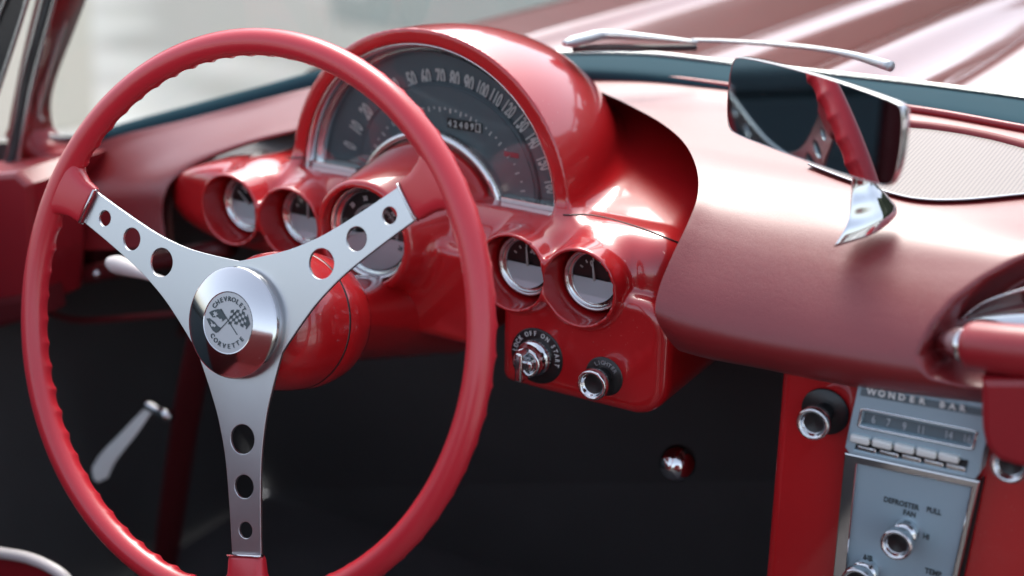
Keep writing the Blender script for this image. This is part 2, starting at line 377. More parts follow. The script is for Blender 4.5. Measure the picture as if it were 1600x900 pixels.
def surface_net(fn, lo, hi, h):
    ax = [np.arange(lo[i], hi[i]+h, h, dtype=np.float32) for i in range(3)]
    X, Y, Z = np.meshgrid(*ax, indexing='ij', sparse=True)
    f = fn(X, Y, Z).astype(np.float32); s = f < 0
    c = [s[i:s.shape[0]-1+i, j:s.shape[1]-1+j, k:s.shape[2]-1+k] for i in (0, 1) for j in (0, 1) for k in (0, 1)]
    al = c[0].copy(); an = c[0].copy()
    for q in c[1:]: al &= q; an |= q
    act = an & ~al; I = np.argwhere(act); idx = -np.ones(act.shape, np.int64); idx[act] = np.arange(len(I))
    acc = np.zeros((len(I), 3)); cnt = np.zeros(len(I))
    off = np.array([(i, j, k) for i in (0, 1) for j in (0, 1) for k in (0, 1)])
    val = np.array([f[I[:, 0]+o[0], I[:, 1]+o[1], I[:, 2]+o[2]] for o in off])
    for a in range(8):
        for b in range(a+1, 8):
            d = off[b]-off[a]
            if np.abs(d).sum() != 1: continue
            m = (val[a] < 0) != (val[b] < 0); t = np.where(m, val[a]/np.where(m, val[a]-val[b], 1), 0)
            acc += m[:, None]*(off[a]+t[:, None]*d); cnt += m
    P = (I+acc/cnt[:, None])*h+np.array(lo)
    for _ in range(3):      # settle the vertices on the surface
        e = 2e-4; v = fn(P[:, 0], P[:, 1], P[:, 2])
        G = np.stack([(fn(*(P+e*np.eye(3)[k]).T)-v)/e for k in range(3)], 1); gg = np.maximum((G*G).sum(1), .2)
        st = -(v/gg)[:, None]*G; ln = np.linalg.norm(st, axis=1, keepdims=True); P = P+st*np.minimum(1, .5*h/np.maximum(ln, 1e-9))*.8
    F_ = []
    for axn in range(3):
        o = [slice(None)]*3; o2 = [slice(None)]*3; o[axn] = slice(0, -1); o2[axn] = slice(1, None)
        m = s[tuple(o)] != s[tuple(o2)]; E = np.argwhere(m); b, c_ = [(1, 2), (2, 0), (0, 1)][axn]
        ok = (E[:, b] > 0) & (E[:, c_] > 0) & (E[:, b] < s.shape[b]-1) & (E[:, c_] < s.shape[c_]-1); E = E[ok]
        eb = np.zeros(3, int); eb[b] = 1; ec = np.zeros(3, int); ec[c_] = 1
        q = [idx[tuple((E-d).T)] for d in (0*eb, eb, eb+ec, ec)]
        Q = np.stack(q, 1); flip = s[tuple(E.T)]
        Q[flip] = Q[flip][:, ::-1]; F_.append(Q[:, ::-1])
    return P, np.concatenate(F_)
P_, F_ = surface_net(sdf, (-.335, .155, -.10), (.285, .575, .195), .0022)
panel = thing('instrument_panel', 'glossy red painted instrument panel with round gauge tunnels and arched speedometer hood', 'dashboard', (0, .25, 0))
shell = obj('panel_shell', (P_, F_), 'paint', panel, world=True)
BV = BVHTree.FromPolygons([Vector(p) for p in P_], [tuple(int(i) for i in f) for f in F_])
def snap(px, py, lift=.0003):
    d = Vector(ray(px, py)).normalized(); h = BV.ray_cast(Vector(CAM), d)
    return None if h[0] is None else np.array(h[0]-d*lift)
def snap_line(pts, n=24):
    c = curve([(x, y, 0) for x, y in pts], n); q = [snap(p[0], p[1]) for p in c]
    return [p for p in q if p is not None]
for ln in ([(880, 336), (930, 337), (1000, 356), (1062, 380)], [(446, 246), (481, 247)]):
    q = snap_line(ln)
    if len(q) > 3: obj('seam', tube(q, .0007, 6), 'black', panel, world=True)

# ------------------------------------------------------------------ padded dash top
def PT(px, py, z0=.100, sl=.10):        # the nearly level top of the pad
    o = np.array([.4, .19, z0]); n = np.array([0, -sl, 1.]); return KP(px, py, o, n)
def rowP(L): return [PT(*p) for p in L]
def rowY(L, Y): return [KY(p[0], p[1], Y if len(p) < 3 else p[2]) for p in L]
rows = [
 [PT(x, y)+np.array([0, 0, .002]) for x, y in ((903, 117), (1000, 121), (1150, 139), (1300, 158), (1450, 177), (1600, 203), (1740, 228))],
 rowP([(930, 138), (1010, 140), (1150, 158), (1300, 178), (1450, 198), (1600, 226), (1740, 250)]),
 rowP([(975, 160), (1050, 163), (1170, 180), (1300, 200), (1450, 222), (1600, 250), (1740, 275)]),
 rowP([(1030, 190), (1080, 196), (1180, 212), (1300, 232), (1450, 254), (1600, 280), (1740, 300)]),
 rowP([(1068, 222), (1108, 230), (1195, 246), (1300, 264), (1450, 288), (1600, 312), (1740, 330)]),
 rowP([(1088, 262), (1124, 272), (1200, 286), (1300, 302), (1450, 324), (1600, 344), (1740, 360)]),
 rowY([(1090, 305), (1128, 318), (1205, 336), (1300, 352), (1450, 372), (1600, 386), (1740, 400)], .196),
 rowY([(1074, 350), (1116, 366), (1200, 386), (1300, 404), (1450, 424), (1600, 432), (1740, 442)], .170),
 rowY([(1050, 400), (1096, 418), (1190, 440), (1300, 460), (1450, 480), (1600, 486), (1740, 492)], .148),
 rowY([(1030, 450), (1080, 468), (1180, 492), (1300, 514), (1450, 534), (1600, 542), (1740, 548)], .131),
 rowY([(1024, 490), (1074, 510), (1175, 534), (1300, 556), (1450, 580), (1600, 594), (1740, 604)], .122),
 rowY([(1040, 524), (1085, 543), (1180, 562), (1310, 586), (1450, 606), (1600, 622), (1740, 636)], .126),
 rowY([(1062, 548), (1105, 560), (1195, 577), (1320, 602), (1460, 622), (1600, 640), (1740, 656)], .142),
 rowY([(1080, 545), (1120, 556), (1205, 572), (1330, 596), (1465, 616), (1600, 634), (1740, 650)], .19),
 rowY([(1090, 535), (1130, 545), (1215, 560), (1335, 585), (1470, 604), (1600, 620), (1740, 636)], .26),
]
pg = patch(rows, 150, 170)
# scoop for the passenger grab bar
def pix(p):
    d = p-CAM; z = d@V; return 800+F*(d@RT)/z, 450-F*(d@UP)/z
def poly_sd(x, y, poly):
    best = 1e9; ins = False; n = len(poly)
    for i in range(n):
        x1, y1 = poly[i]; x2, y2 = poly[(i+1) % n]
        t = max(0, min(1, ((x-x1)*(x2-x1)+(y-y1)*(y2-y1))/((x2-x1)**2+(y2-y1)**2))); best = min(best, math.hypot(x-x1-t*(x2-x1), y-y1-t*(y2-y1)))
        if (y1 > y) != (y2 > y) and x < (x2-x1)*(y-y1)/(y2-y1)+x1: ins = not ins
    return -best if ins else best
SC = [(KY(x, y, .14)[0], KY(x, y, .14)[2]) for x, y in ((1452, 545), (1462, 515), (1485, 485), (1520, 460), (1560, 442), (1620, 422), (1700, 410), (1850, 400), (1850, 640), (1700, 610), (1600, 594), (1520, 584), (1470, 572))]
for j in range(pg.shape[0]):
    for i in range(pg.shape[1]):
        p = pg[j, i]
        if p[0] > .44 and p[1] < .22:
            d = poly_sd(p[0], p[2], SC)
            t = min(1, max(0, (.004-d)/.018)); pg[j, i] = p+np.array([0, 1, -.1])*(.075*t*t*(3-2*t))
pad = thing('dash_pad', 'red grained vinyl dash pad with rounded front edge and pale sheen on top', 'dash pad', (.4, .2, .1))
obj('pad_cover', grid_geo(pg), 'pad', pad, world=True)
# inner wall of the pad round the speedometer hood
edge = pg[:, 0]; E0 = edge[:9]
wall = np.array([curve(E0, 60)]+[curve([p+np.array(o) for p in E0], 60) for o in ((-.005, -.004, -.003), (-.012, -.009, -.011), (-.018, -.013, -.024), (-.022, -.016, -.045), (-.026, -.02, -.10))])
wall = np.array([[cr(wall[:, i], j/12) for i in range(61)] for j in range(13)])
obj('pad_return', grid_geo(wall), 'vinyl', pad, world=True)
roll = curve([p+np.array([-.0072, -.0052, -.0078]) for p in E0], 60)
obj('rolled_edge', tube(roll, np.interp(np.linspace(0, 1, 61), [0, .1, .8, 1], [.006, .0085, .0085, .004]), 16), 'pad', pad, world=True)
# welts
q = curve([PT(x, y)+np.array([0, 0, .003]) for x, y in ((898, 121), (1000, 124), (1150, 142), (1300, 161), (1450, 180), (1600, 207), (1740, 232))], 60)
obj('welt', tube(q, .0035, 10), 'vinyl', pad, world=True)
q = curve([PT(x, y) + np.array([0, 0, .001]) for x, y in ((1330, 208), (1390, 200), (1440, 202), (1520, 214), (1600, 233), (1740, 275))], 60)
obj('welt', tube(q, .0058, 10), 'return', pad, world=True)
# perforated speaker panel
sp = thing('speaker_grille', 'perforated pinkish vinyl speaker panel set in the dash top behind the mirror', 'speaker grille', tuple(PT(1450, 260)))
top = [(1262, 262), (1300, 225), (1350, 207), (1430, 206), (1520, 218), (1600, 238), (1740, 280)]
bot = [(1262, 262), (1318, 284), (1372, 302), (1430, 316), (1500, 318), (1600, 309), (1740, 296)]
nz = np.array([0, 0, .0030])
g = np.array([[cr([PT(*p)+nz for p in top], i/60)*(1-t)+cr([PT(*p)+nz for p in bot], i/60)*t for i in range(61)] for t in np.linspace(0, 1, 16)])
obj('perforated_skin', grid_geo(g), 'perf', sp, world=True)
obj('edge_bead', tube(curve([PT(*p)+nz for p in bot], 60), .0008, 8), 'satin', sp, world=True)

# left brow of the pad
O = [(520, 128, .36), (400, 158, .325), (290, 187, .30), (180, 214, .275), (100, 246, .255), (66, 300, .235), (62, 390, .22)]
A_ = [(512, 140, .345), (402, 172, .315), (294, 200, .29), (196, 230, .268), (130, 266, .25), (106, 310, .232), (105, 390, .215)]
B_ = [(497, 165, .315), (400, 192, .29), (300, 222, .268), (228, 256, .25), (180, 290, .236), (165, 325, .224), (165, 390, .21)]
I_ = [(470, 196, .275), (388, 218, .255), (312, 246, .24), (268, 274, .228), (250, 303, .220), (246, 338, .216), (252, 385, .21)]
J_ = [(473, 203, .275), (390, 226, .26), (316, 255, .245), (274, 282, .234), (257, 309, .228), (254, 341, .224), (260, 385, .218)]
K_ = [(478, 196, .31), (398, 218, .30), (325, 246, .29), (284, 276, .28), (272, 305, .275), (268, 338, .27), (272, 385, .26)]
lp = patch([[KY(*p) for p in r] for r in (O, A_, B_, I_, J_, K_)], 60, 40)
brow = thing('dash_brow', 'soft red vinyl brow curving over the left gauges below the windscreen', 'dash pad', (-.2, .28, .07))
obj('brow_cover', grid_geo(lp), 'pad', brow, world=True)

# ------------------------------------------------------------------ windscreen base, pillar and glass
ws = thing('windscreen', 'curved windscreen with teal grey seal and slanting left pillar', 'windscreen', (.2, .45, .14))
def ribbon(name, a, b, za, zb, m, n=60, thick=.006, push=(0, .0, 0)):
    A1 = curve([KZ(x, y, za) for x, y in a], n); B1 = curve([KZ(x, y, zb) for x, y in b], n)
    mid = (A1+B1)/2+np.array([0, -.004, .002])
    G = np.array([A1+np.array([0, .004, -.02]), A1, mid, B1, B1+np.array([0, .012, -.004]), B1+np.array([0, .02, -.03])])
    G = np.array([[cr(G[:, i], j/15) for i in range(n+1)] for j in range(16)])
    return obj(name, grid_geo(G), m, ws, world=True)
ribbon('seal', ((860, 112), (1000, 119), (1140, 135), (1300, 155), (1450, 174), (1600, 199), (1740, 225)),
       ((845, 84), (1000, 86), (1140, 101), (1300, 118), (1450, 136), (1600, 155), (1740, 178)), .127, .133, 'seal')
q = curve([KZ(x, y, .135) for x, y in ((845, 82), (1000, 83), (1140, 98), (1300, 115), (1450, 132), (1600, 152), (1740, 175))], 60)
obj('trim_strip', tube(q, .0022, 8), 'trim', ws, world=True)
def lrib(name, a, b, m):
    A1 = curve([KY(*p) for p in a], 50); B1 = curve([KY(*p) for p in b], 50)
    G = np.array([A1+np.array([0, .005, -.01]), A1, (A1+B1)/2+np.array([0, -.004, .001]), B1, B1+np.array([0, .012, -.01])])
    G = np.array([[cr(G[:, i], j/12) for i in range(51)] for j in range(13)])
    return obj(name, grid_geo(G), m, ws, world=True)
lrib('seal', [(560, 122, .375), (510, 132, .365), (400, 161, .34), (300, 189, .31), (200, 214, .285), (130, 228, .27)],
     [(560, 95, .39), (510, 106, .375), (400, 136, .35), (300, 163, .32), (200, 190, .295), (130, 212, .28)], 'seal')
# corner and pillar pieces, all following the pillar line
def strip(name, a, b, m, th=.01):
    A1 = curve([KY(*p) for p in a], 30); B1 = curve([KY(*p) for p in b], 30)
    G = np.array([A1+np.array([0, th, 0]), A1, (A1*.5+B1*.5)+np.array([0, -.3*th, 0]), B1, B1+np.array([0, th, 0])])
    G = np.array([[cr(G[:, i], j/10) for i in range(31)] for j in range(11)])
    return obj(name, grid_geo(G), m, ws, world=True)
strip('bright_trim', [(70, 60, .25), (56, 140, .255), (56, 195, .26), (72, 222, .262), (112, 222, .268), (160, 215, .275)][::1],
      [(122, -30, .24), (64, 150, .25), (64, 190, .255), (76, 210, .26), (112, 213, .265), (160, 206, .27)], 'trim', .004)
strip('pillar_skin', [(62, -30, .21), (40, 60, .215), (24, 140, .22), (12, 210, .225), (8, 290, .23)], [(124, -30, .235), (90, 60, .245), (64, 130, .25), (56, 180, .25), (70, 240, .25)], 'bodypaint', .02)
strip('corner_skin', [(8, 215, .235), (40, 240, .24), (80, 262, .245), (120, 262, .25)], [(40, 170, .245), (62, 208, .25), (80, 224, .255), (125, 226, .262)], 'vinyl', .02)
strip('rubber_channel', [(78, -30, .20), (56, 50, .20), (34, 130, .205), (22, 190, .205), (6, 270, .20)], [(88, -30, .198), (66, 50, .198), (46, 130, .203), (33, 190, .203), (16, 270, .198)], 'rubber', .004)
strip('bright_trim', [(90, -30, .198), (68, 50, .198), (47, 130, .20), (36, 190, .20), (22, 270, .20)], [(95, -30, .198), (73, 50, .198), (52, 130, .20), (40, 190, .20), (25, 270, .20)], 'trim', .002)
strip('bright_trim', [(71, -30, .198), (50, 50, .198), (30, 130, .20), (20, 190, .20), (3, 270, .20)], [(76, -30, .198), (55, 50, .198), (33, 130, .20), (22, 190, .20), (5, 270, .20)], 'trim', .002)
q = [KY(x, y, Y) for x, y, Y in ((112, -30, .235), (90, 40, .245), (68, 110, .25), (60, 160, .25), (60, 196, .255))]
obj('bright_trim', tube(curve(q, 24), .0016, 8), 'trim', ws, world=True)
vent = thing('vent_window', 'dark quarter window with bright frame left of the windscreen pillar', 'window', tuple(KY(20, 60, .14)))
G = np.array([[KY(-60, -30, .14), KY(46, -30, .15)], [KY(-60, 60, .14), KY(22, 60, .15)], [KY(-60, 140, .14), KY(-4, 140, .15)]])
obj('dark_pane', grid_geo(G), 'black', vent, world=True)
for a, b, wd in (((52, -30), (-6, 150), .0022), ((20, -30), (-30, 90), .0016)):
    obj('frame', tube(curve([KY(*a, .145), KY((a[0]+b[0])/2+1, (a[1]+b[1])/2, .145), KY(*b, .145)], 12), wd, 8), 'trim', vent, world=True)
# glass
lo = [KY(x, y, Y) for x, y, Y in ((64, 150, .255), (110, 216, .27), (200, 196, .295), (300, 168, .32), (400, 140, .345), (510, 110, .37))] + [KZ(x, y, .15) for x, y in ((700, 86), (845, 88), (1000, 88), (1140, 103), (1300, 120), (1450, 138), (1600, 158), (1740, 180))]
lo = np.array([cr(lo, i/60) for i in range(61)]); hi = lo*1.0
cx = .35
hi[:, 2] = .62; hi[:, 1] -= .30+.0*lo[:, 2]; hi[:, 0] = cx+(hi[:, 0]-cx)*.94
G = np.array([lo*(1-t)+hi*t+np.array([0, .05*math.sin(math.pi*t), 0]) for t in np.linspace(0, 1, 14)])
obj('glass_pane', grid_geo(G), 'wind', ws, world=True)

# ------------------------------------------------------------------ wiper
wip = thing('windscreen_wiper', 'bright metal windscreen wiper lying along the bonnet edge', 'wiper', tuple(KZ(1280, 92, .14)))
a = curve([KZ(x, y, .165) for x, y in ((882, 68), (915, 60), (945, 54), (1010, 58), (1090, 66))], 30)
obj('blade_holder', tube(a, np.interp(np.linspace(0, 1, 31), [0, .1, .4, .8, 1], [.003, .006, .006, .0035, .002]), 10, flat=.8), 'satin', wip, world=True)
a = curve([KZ(x, y, .155) for x, y in ((895, 76), (950, 74), (1020, 75), (1088, 74))], 20)
obj('rubber_blade', tube(a, .003, 6), 'rubber', wip, world=True)
a = curve([KZ(x, y, .166) for x, y in ((1080, 63), (1160, 66), (1260, 74), (1330, 86), (1392, 104))], 30)
obj('arm', tube(a, np.interp(np.linspace(0, 1, 31), [0, .6, 1], [.0018, .0022, .0045]), 10), 'satin', wip, world=True)

# ------------------------------------------------------------------ speedometer
YD = .253
spd = thing('speedometer', 'large arched slate grey speedometer with white numerals to 160 and odometer', 'speedometer', (XC, YD, ZC), FACE)
def half(r, z, n=96, floor=.004):
    pts = []
    for i in range(n+1):
        a = math.pi*i/n*1.0; pts.append((r*math.cos(a), max(r*math.sin(a), floor), z))
    return pts
def ann(r0, r1, z0, z1, n=120, a0=0, a1=180): return lathe([(r0, z0), (r1, z1)], n, a0, a1)
DC = (0.010, -.010)     # the numerals run round a centre a little below the arch centre
obj('dial_plate', flat_shape([half(.122, 0)], .0006, z=-.001), 'dial', spd, smooth=False)
obj('inner_dial', lathe([(.0, .0035), (.0905, .0035), (.092, .0008), (.092, 0)], 120, 2, 176, c=(DC[0], DC[1]+.012, 0)), 'dial2', spd)
obj('inner_plate', flat_shape([[(DC[0]+.0885*math.cos(R(a)), DC[1]+.012+max(.0885*math.sin(R(a)), -.002)) for a in range(0, 181, 2)]], .0004, z=.0042), 'dial', spd, smooth=False)
# bright stepped bezel
obj('bezel', lathe([(.1272, .020), (.1262, .0205), (.1235, .012), (.1215, .0085), (.1195, .0095), (.1165, .0025), (.1160, .0)], 140, 0, 180), 'chrome', spd)
for sx in (-1, 1):
    obj('sill_trim', box(min(sx*.1265, sx*.074), max(sx*.1265, sx*.074), .0042, .0085, .000, .018), 'chromed', spd, smooth=False)
hx, hz = TX-XC, TZ-ZC
obj('inner_trim', lathe([(.0705, .014), (.0730, .016), (.0760, .014), (.0765, .0)], 100, 10, 170, c=(0, hz, 0)), 'chrome', spd)
NUM = {0: 162, 10: 152, 20: 141.5, 30: 131, 40: 120, 50: 109.6, 60: 101.5, 70: 93.7, 80: 86.1, 90: 78.7, 100: 71.4, 110: 63.9, 120: 56.0, 130: 47.4, 140: 38.2, 150: 27.2, 160: 16.1}
for v, a in NUM.items():
    c = (DC[0]+.1065*math.cos(R(a)), DC[1]+.1065*math.sin(R(a)), .0012)
    obj('numeral', xf(text_geo(str(v), .0188 if v < 100 else .0182, bold=.00055, sx=.52 if v < 100 else .44), c, R(a-90)), 'white', spd, smooth=False)
tk = []
ks = sorted(NUM)
for i, v in enumerate(ks):
    a = NUM[v]; tk.append((a, .0042, .0013))
    if i < len(ks)-1:
        b = NUM[ks[i+1]]
        tk.append(((a+b)/2, .0018, .0013))
gs = []
for a, ln, wd in tk:
    c, s = math.cos(R(a)), math.sin(R(a)); r0, r1 = .0825-ln, .0825
    g = box(r0, r1, -wd/2, wd/2, .0048, .0052); gs.append(([(DC[0]+x*c-y*s, DC[1]+x*s+y*c, z) for x, y, z in g[0]], g[1]))
obj('tick_marks', join(*gs), 'white', spd, smooth=False)
oc = KY(726, 196, YD-.005); ox, oz = oc[0]-XC, oc[2]-ZC
obj('odometer_window', box(ox-.0170, ox+.0170, oz-.0042, oz+.0042, .0046, .0056), 'black', spd, smooth=False)
for i, ch in enumerate('424098'):
    x = ox-.0138+i*.0055
    if i == 5: obj('white_drum', box(x-.0026, x+.0026, oz-.0038, oz+.0038, .0056, .0061), 'white', spd, smooth=False)
    obj('digit', xf(text_geo(ch, .0078, bold=.0003, sx=.8), (x, oz, .0064)), 'black' if i == 5 else 'white', spd, smooth=False)
rc = KY(799, 242, YD-.005); obj('telltale', box(rc[0]-XC-.007, rc[0]-XC+.007, rc[2]-ZC-.002, rc[2]-ZC+.002, .0046, .0052), 'redtell', spd, smooth=False)
a = R(162)
obj('needle', tube([(DC[0]+r*math.cos(a+.03), DC[1]+r*math.sin(a+.03), .0075) for r in (.045, .092)], [.0012, .0005], 6), 'redtell', spd)
obj('glass_lens', flat_shape([half(.1245, 0)], .0003, z=.0125), 'glass', spd, smooth=False)

# ------------------------------------------------------------------ tachometer
tach = thing('tachometer', 'round rev counter with black upper face and silver lower half behind the wheel spoke', 'gauge', (TX, .185, TZ), FACE)
def halfdisc(r, z, up=True, cut=0., n=40):
    a0 = math.asin(cut/r)
    if up: an = np.linspace(a0, math.pi-a0, n)
    else: an = np.linspace(math.pi-a0, 2*math.pi+a0, n)
    return [(r*math.cos(t), r*math.sin(t)) for t in an]
obj('bezel', lathe([(.0412, .001), (.0408, .0075), (.0393, .009), (.0378, .0065), (.0365, .0035), (.0352, .0045), (.0340, .0)], 80), 'chrome', tach)
obj('dial_plate', disc(.036, -.0005, 64), 'black', tach)
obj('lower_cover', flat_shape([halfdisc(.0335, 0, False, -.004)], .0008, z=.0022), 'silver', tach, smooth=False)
gs = []
for k in range(71):
    a = R(200-220*k/70); ln = .0045 if k % 5 == 0 else .0028; c, s = math.cos(a), math.sin(a)
    g = box(.0235-ln, .0235, -.0002, .0002, .0006, .0009); gs.append(([(x*c-y*s, x*s+y*c, z) for x, y, z in g[0]], g[1]))
obj('tick_marks', join(*gs), 'white', tach, smooth=False)
for k in range(0, 8):
    a = 200-220*k/7; obj('numeral', xf(text_geo(str(k*10), .0058, bold=.0001, sx=.8), (.0285*math.cos(R(a)), .0285*math.sin(R(a)), .0032), R(a-90)), 'white' if 15 < a < 165 else 'ink', tach, smooth=False)
obj('needle', tube([(.004*math.cos(R(196)), .004*math.sin(R(196)), .004), (.03*math.cos(R(196)), .03*math.sin(R(196)), .004)], [.0008, .0003], 6), 'white', tach)
obj('glass_lens', disc(.0375, .0062, 64), 'glass', tach)

# ------------------------------------------------------------------ small gauges
labels = ['outermost left small round gauge in a red tunnel under the brow', 'small round gauge half hidden between the left one and the rev counter',
          'small round gauge marked 30 just right of the steering wheel rim', 'small round gauge marked 0 at the right end, above the pull knob']
txt = [('E', 120), ('H', 70), ('30', 68), ('0', 112)]
_obj = obj
for (cx, cz), lb, (tt, ta), na in zip(PODS, labels, txt, (112, 60, 68, 70)):
    g = thing('gauge', lb, 'gauge', (cx, .2080, cz), FACE, group='small round gauges in the red panel')
    G0 = .88
    def obj(name, geo, m, par, **kw): return _obj(name, ([(x*G0, y*G0, z*G0) for x, y, z in geo[0]], geo[1]), m, par, **kw)
    obj('bezel', lathe([(.0304, -.002), (.0300, .005), (.0285, .0072), (.0268, .0060), (.0255, .0022), (.0243, .0035), (.0228, .0010), (.0222, -.002)], 72), 'chrome', g)
    obj('dial_plate', disc(.0240, -.0015, 48), 'black', g)
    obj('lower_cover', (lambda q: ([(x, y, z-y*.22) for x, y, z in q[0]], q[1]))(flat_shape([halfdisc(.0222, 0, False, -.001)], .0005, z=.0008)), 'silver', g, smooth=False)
    gs = []
    for a in (150, 125, 100, 75, 50, 30):
        c, s = math.cos(R(a)), math.sin(R(a)); b = box(.0155, .0185, -.0006, .0006, .0000, .0004); gs.append(([(x*c-y*s, x*s+y*c, z) for x, y, z in b[0]], b[1]))
    obj('tick_marks', join(*gs), 'white', g, smooth=False)
    obj('numeral', xf(text_geo(tt, .0078, bold=.00025, sx=.8), (.0115*math.cos(R(ta)), .0115*math.sin(R(ta))+.002, .0003), R((ta-90)*.5)), 'white', g, smooth=False)
    obj('needle', tube([(0, -.002, .0026), (.0165*math.cos(R(na+30)), .0165*math.sin(R(na+30)), .0022)], [.0013, .0006], 6), 'white', g)
    obj('glass_lens', disc(.0262, .0048, 48), 'glass', g)

obj = _obj

# ------------------------------------------------------------------ steering wheel
T = R(17.12)
wheel_m = Matrix.Rotation(math.pi/2-T, 4, 'X')
wh = thing('steering_wheel', 'red rimmed three spoke steering wheel with drilled silver spokes and chrome hub', 'steering wheel', mtx=wheel_m)
nb = 66; ns = 720; RW, RT0 = .2085, .0100
vs = []; m_ = 28
for i in range(ns):
    a = 2*math.pi*i/ns; ph = (a*nb/(2*math.pi)) % 1.0
    bm_ = abs(2*ph-1)**2.6            # long shallow scallops that meet in small ridges
    for j in range(m_):
        t = 2*math.pi*j/m_              # 0 = outward, pi/2 = towards the driver
        back = max(0, -math.sin(t+.15))**.6
        r = RT0*(1+.02*math.cos(2*t)) + (bm_-.3)*.0026*back*(.75+.25*math.sin(a*7+1))
        rr = RW+r*math.cos(t); vs.append((rr*math.cos(a), rr*math.sin(a), r*1.08*math.sin(t)))
fs = [(i*m_+j, ((i+1) % ns)*m_+j, ((i+1) % ns)*m_+(j+1) % m_, i*m_+(j+1) % m_) for i in range(ns) for j in range(m_)]
obj('rim', (vs, fs), 'rim', wh)
PHI = 11.0; ARMS = [30+PHI-.3, 150+PHI-1.3, 270+PHI+2.4]
half_ed = [(.186, .0130), (.150, .0137), (.120, .0150), (.100, .0166), (.084, .0192), (.068, .0228), (.052, .0280), (.037, .0335), (.0225, .0392)]
loop = []
for k, A in enumerate(ARMS):
    c, s = math.cos(R(A)), math.sin(R(A)); prof = curve([(x, y, 0) for x, y in half_ed], 40)
    lo_ = [(x*c+y*s, x*s-y*c) for x, y, _ in prof][::-1]; hi_ = [(x*c-y*s, x*s+y*c) for x, y, _ in prof]
    loop += lo_+hi_
holes = [circ(r*math.cos(R(A)), r*math.sin(R(A)), q) for A in ARMS for r, q in ((.087, .0115), (.1222, .0092), (.1545, .0066))]
obj('spoke_plate', flat_shape([loop]+holes, .0009, .0004, z=-.0005), 'alu', wh, smooth=False)
for A in ARMS:      # red moulded sockets that carry the spoke ends, with a bright ferrule
    c, s = math.cos(R(A)), math.sin(R(A))
    secs = []
    for r, hw, th in ((.1735, .0150, .0040), (.176, .0158, .0052), (.186, .0165, .0064), (.196, .0200, .0086), (.204, .0280, .0092)):
        n = 20; secs.append([(r, hw*math.copysign(abs(math.cos(2*math.pi*i/n))**.5, math.cos(2*math.pi*i/n)), th*math.copysign(abs(math.sin(2*math.pi*i/n))**.5, math.sin(2*math.pi*i/n))) for i in range(n)])
    v = [(x*c-y*s, x*s+y*c, z) for q in secs for x, y, z in q]; n = 20
    f = [(i*n+j, i*n+(j+1) % n, (i+1)*n+(j+1) % n, (i+1)*n+j) for i in range(len(secs)-1) for j in range(n)]+[tuple(range(n))[::-1]]
    sk = obj('spoke_socket', (v, f), 'rim', wh)
    v = [(x*c-y*s, x*s+y*c, z) for x, y, z in tube([(.1730, -.0150, 0), (.1730, -.0147, .0046), (.1730, .0147, .0046), (.1730, .0150, 0)], .0009, 8)[0]]
    obj('ferrule', (v, tube([(.173, -.015, 0), (.173, -.0147, .0046), (.173, .0147, .0046), (.173, .015, 0)], .0009, 8)[1]), 'chrome', sk)
hub = obj('hub_cap', lathe([(.0225, .0128), (.0232, .0131), (.0395, .0092), (.0412, .0080), (.0418, .0062), (.0412, .0045), (.0395, .0035), (.0395, -.004), (.030, -.012)], 96), 'chromed', wh)
sharp(hub, 25)
em = obj('emblem_disc', join(disc(.0226, .0127, 64)), 'satin', wh)
ZE = .0130
obj('lettering', join(arc_text('CHEVROLET', .0176, 90+PHI*.55, 12.6, .0050, ZE, bold=.00005), arc_text('CORVETTE', .0176, 270+PHI*.55, 14.6, .0050, ZE, inward=True, bold=.00005)), 'ink', em, smooth=False)
def poly(pts, z): return flat_shape([pts], .00008, z=z)
def rot2(pts, a=R(PHI*.55)): return [(x*math.cos(a)-y*math.sin(a), x*math.sin(a)+y*math.cos(a)) for x, y in pts]
K = .0125/60
def E_(pts): return rot2([(x*K, y*K) for x, y in pts])
logo = []; pale = []
logo.append(poly(E_([(-46, -38), (-43, -39), (38, 45), (35, 47)]), ZE)); logo.append(poly(E_([(46, -38), (43, -39), (-38, 45), (-35, 47)]), ZE))
# left flag (swept, two bands)
logo.append(poly(E_([(-33, 45), (-50, 44), (-75, 36), (-88, 28), (-70, 12), (-48, 16), (-26, 2), (-8, 14)]), ZE))
logo.append(poly(E_([(-98, 6), (-84, 8), (-62, -2), (-44, -16), (-28, -22), (-50, -42), (-66, -34), (-84, -14)]), ZE))
pale.append(poly(E_([(-62, 36), (-57, 30), (-50, 36), (-53, 28), (-44, 27), (-54, 22), (-52, 14), (-60, 20), (-68, 16), (-63, 25), (-70, 30), (-63, 31)]), ZE+.0002))
pale.append(poly(E_([(-44, 14), (-36, 8), (-30, 12), (-24, 6), (-32, 2), (-38, 4), (-46, 8)]), ZE+.0002))
pale.append(poly(E_([(-78, -2), (-70, -6), (-66, -12), (-58, -10), (-52, -16), (-58, -22), (-64, -18), (-70, -22), (-76, -14), (-72, -10)]), ZE+.0002))
# right flag: chequered, mapped on a swept quad
def q2(u, v):
    x = 10+u*74; y = 46-8*u*u+ -(1-v)*0 - v*(52+10*u) + 6*math.sin(u*math.pi); return (x - v*6*(1-u)-v*2, y+ v*8*u)
for iu in range(6):
    for iv in range(5):
        if (iu+iv) % 2 == 0: logo.append(poly(E_([q2(iu/6, iv/5), q2((iu+1)/6, iv/5), q2((iu+1)/6, (iv+1)/5), q2(iu/6, (iv+1)/5)]), ZE))
logo.append(poly(E_([q2(1, 0), (92, 18), (98, 4), q2(1, 1), q2(.96, .6)]), ZE))
obj('crossed_flags', join(*logo), 'ink', em, smooth=False)
obj('flag_detail', join(*pale), 'satin', em, smooth=False)

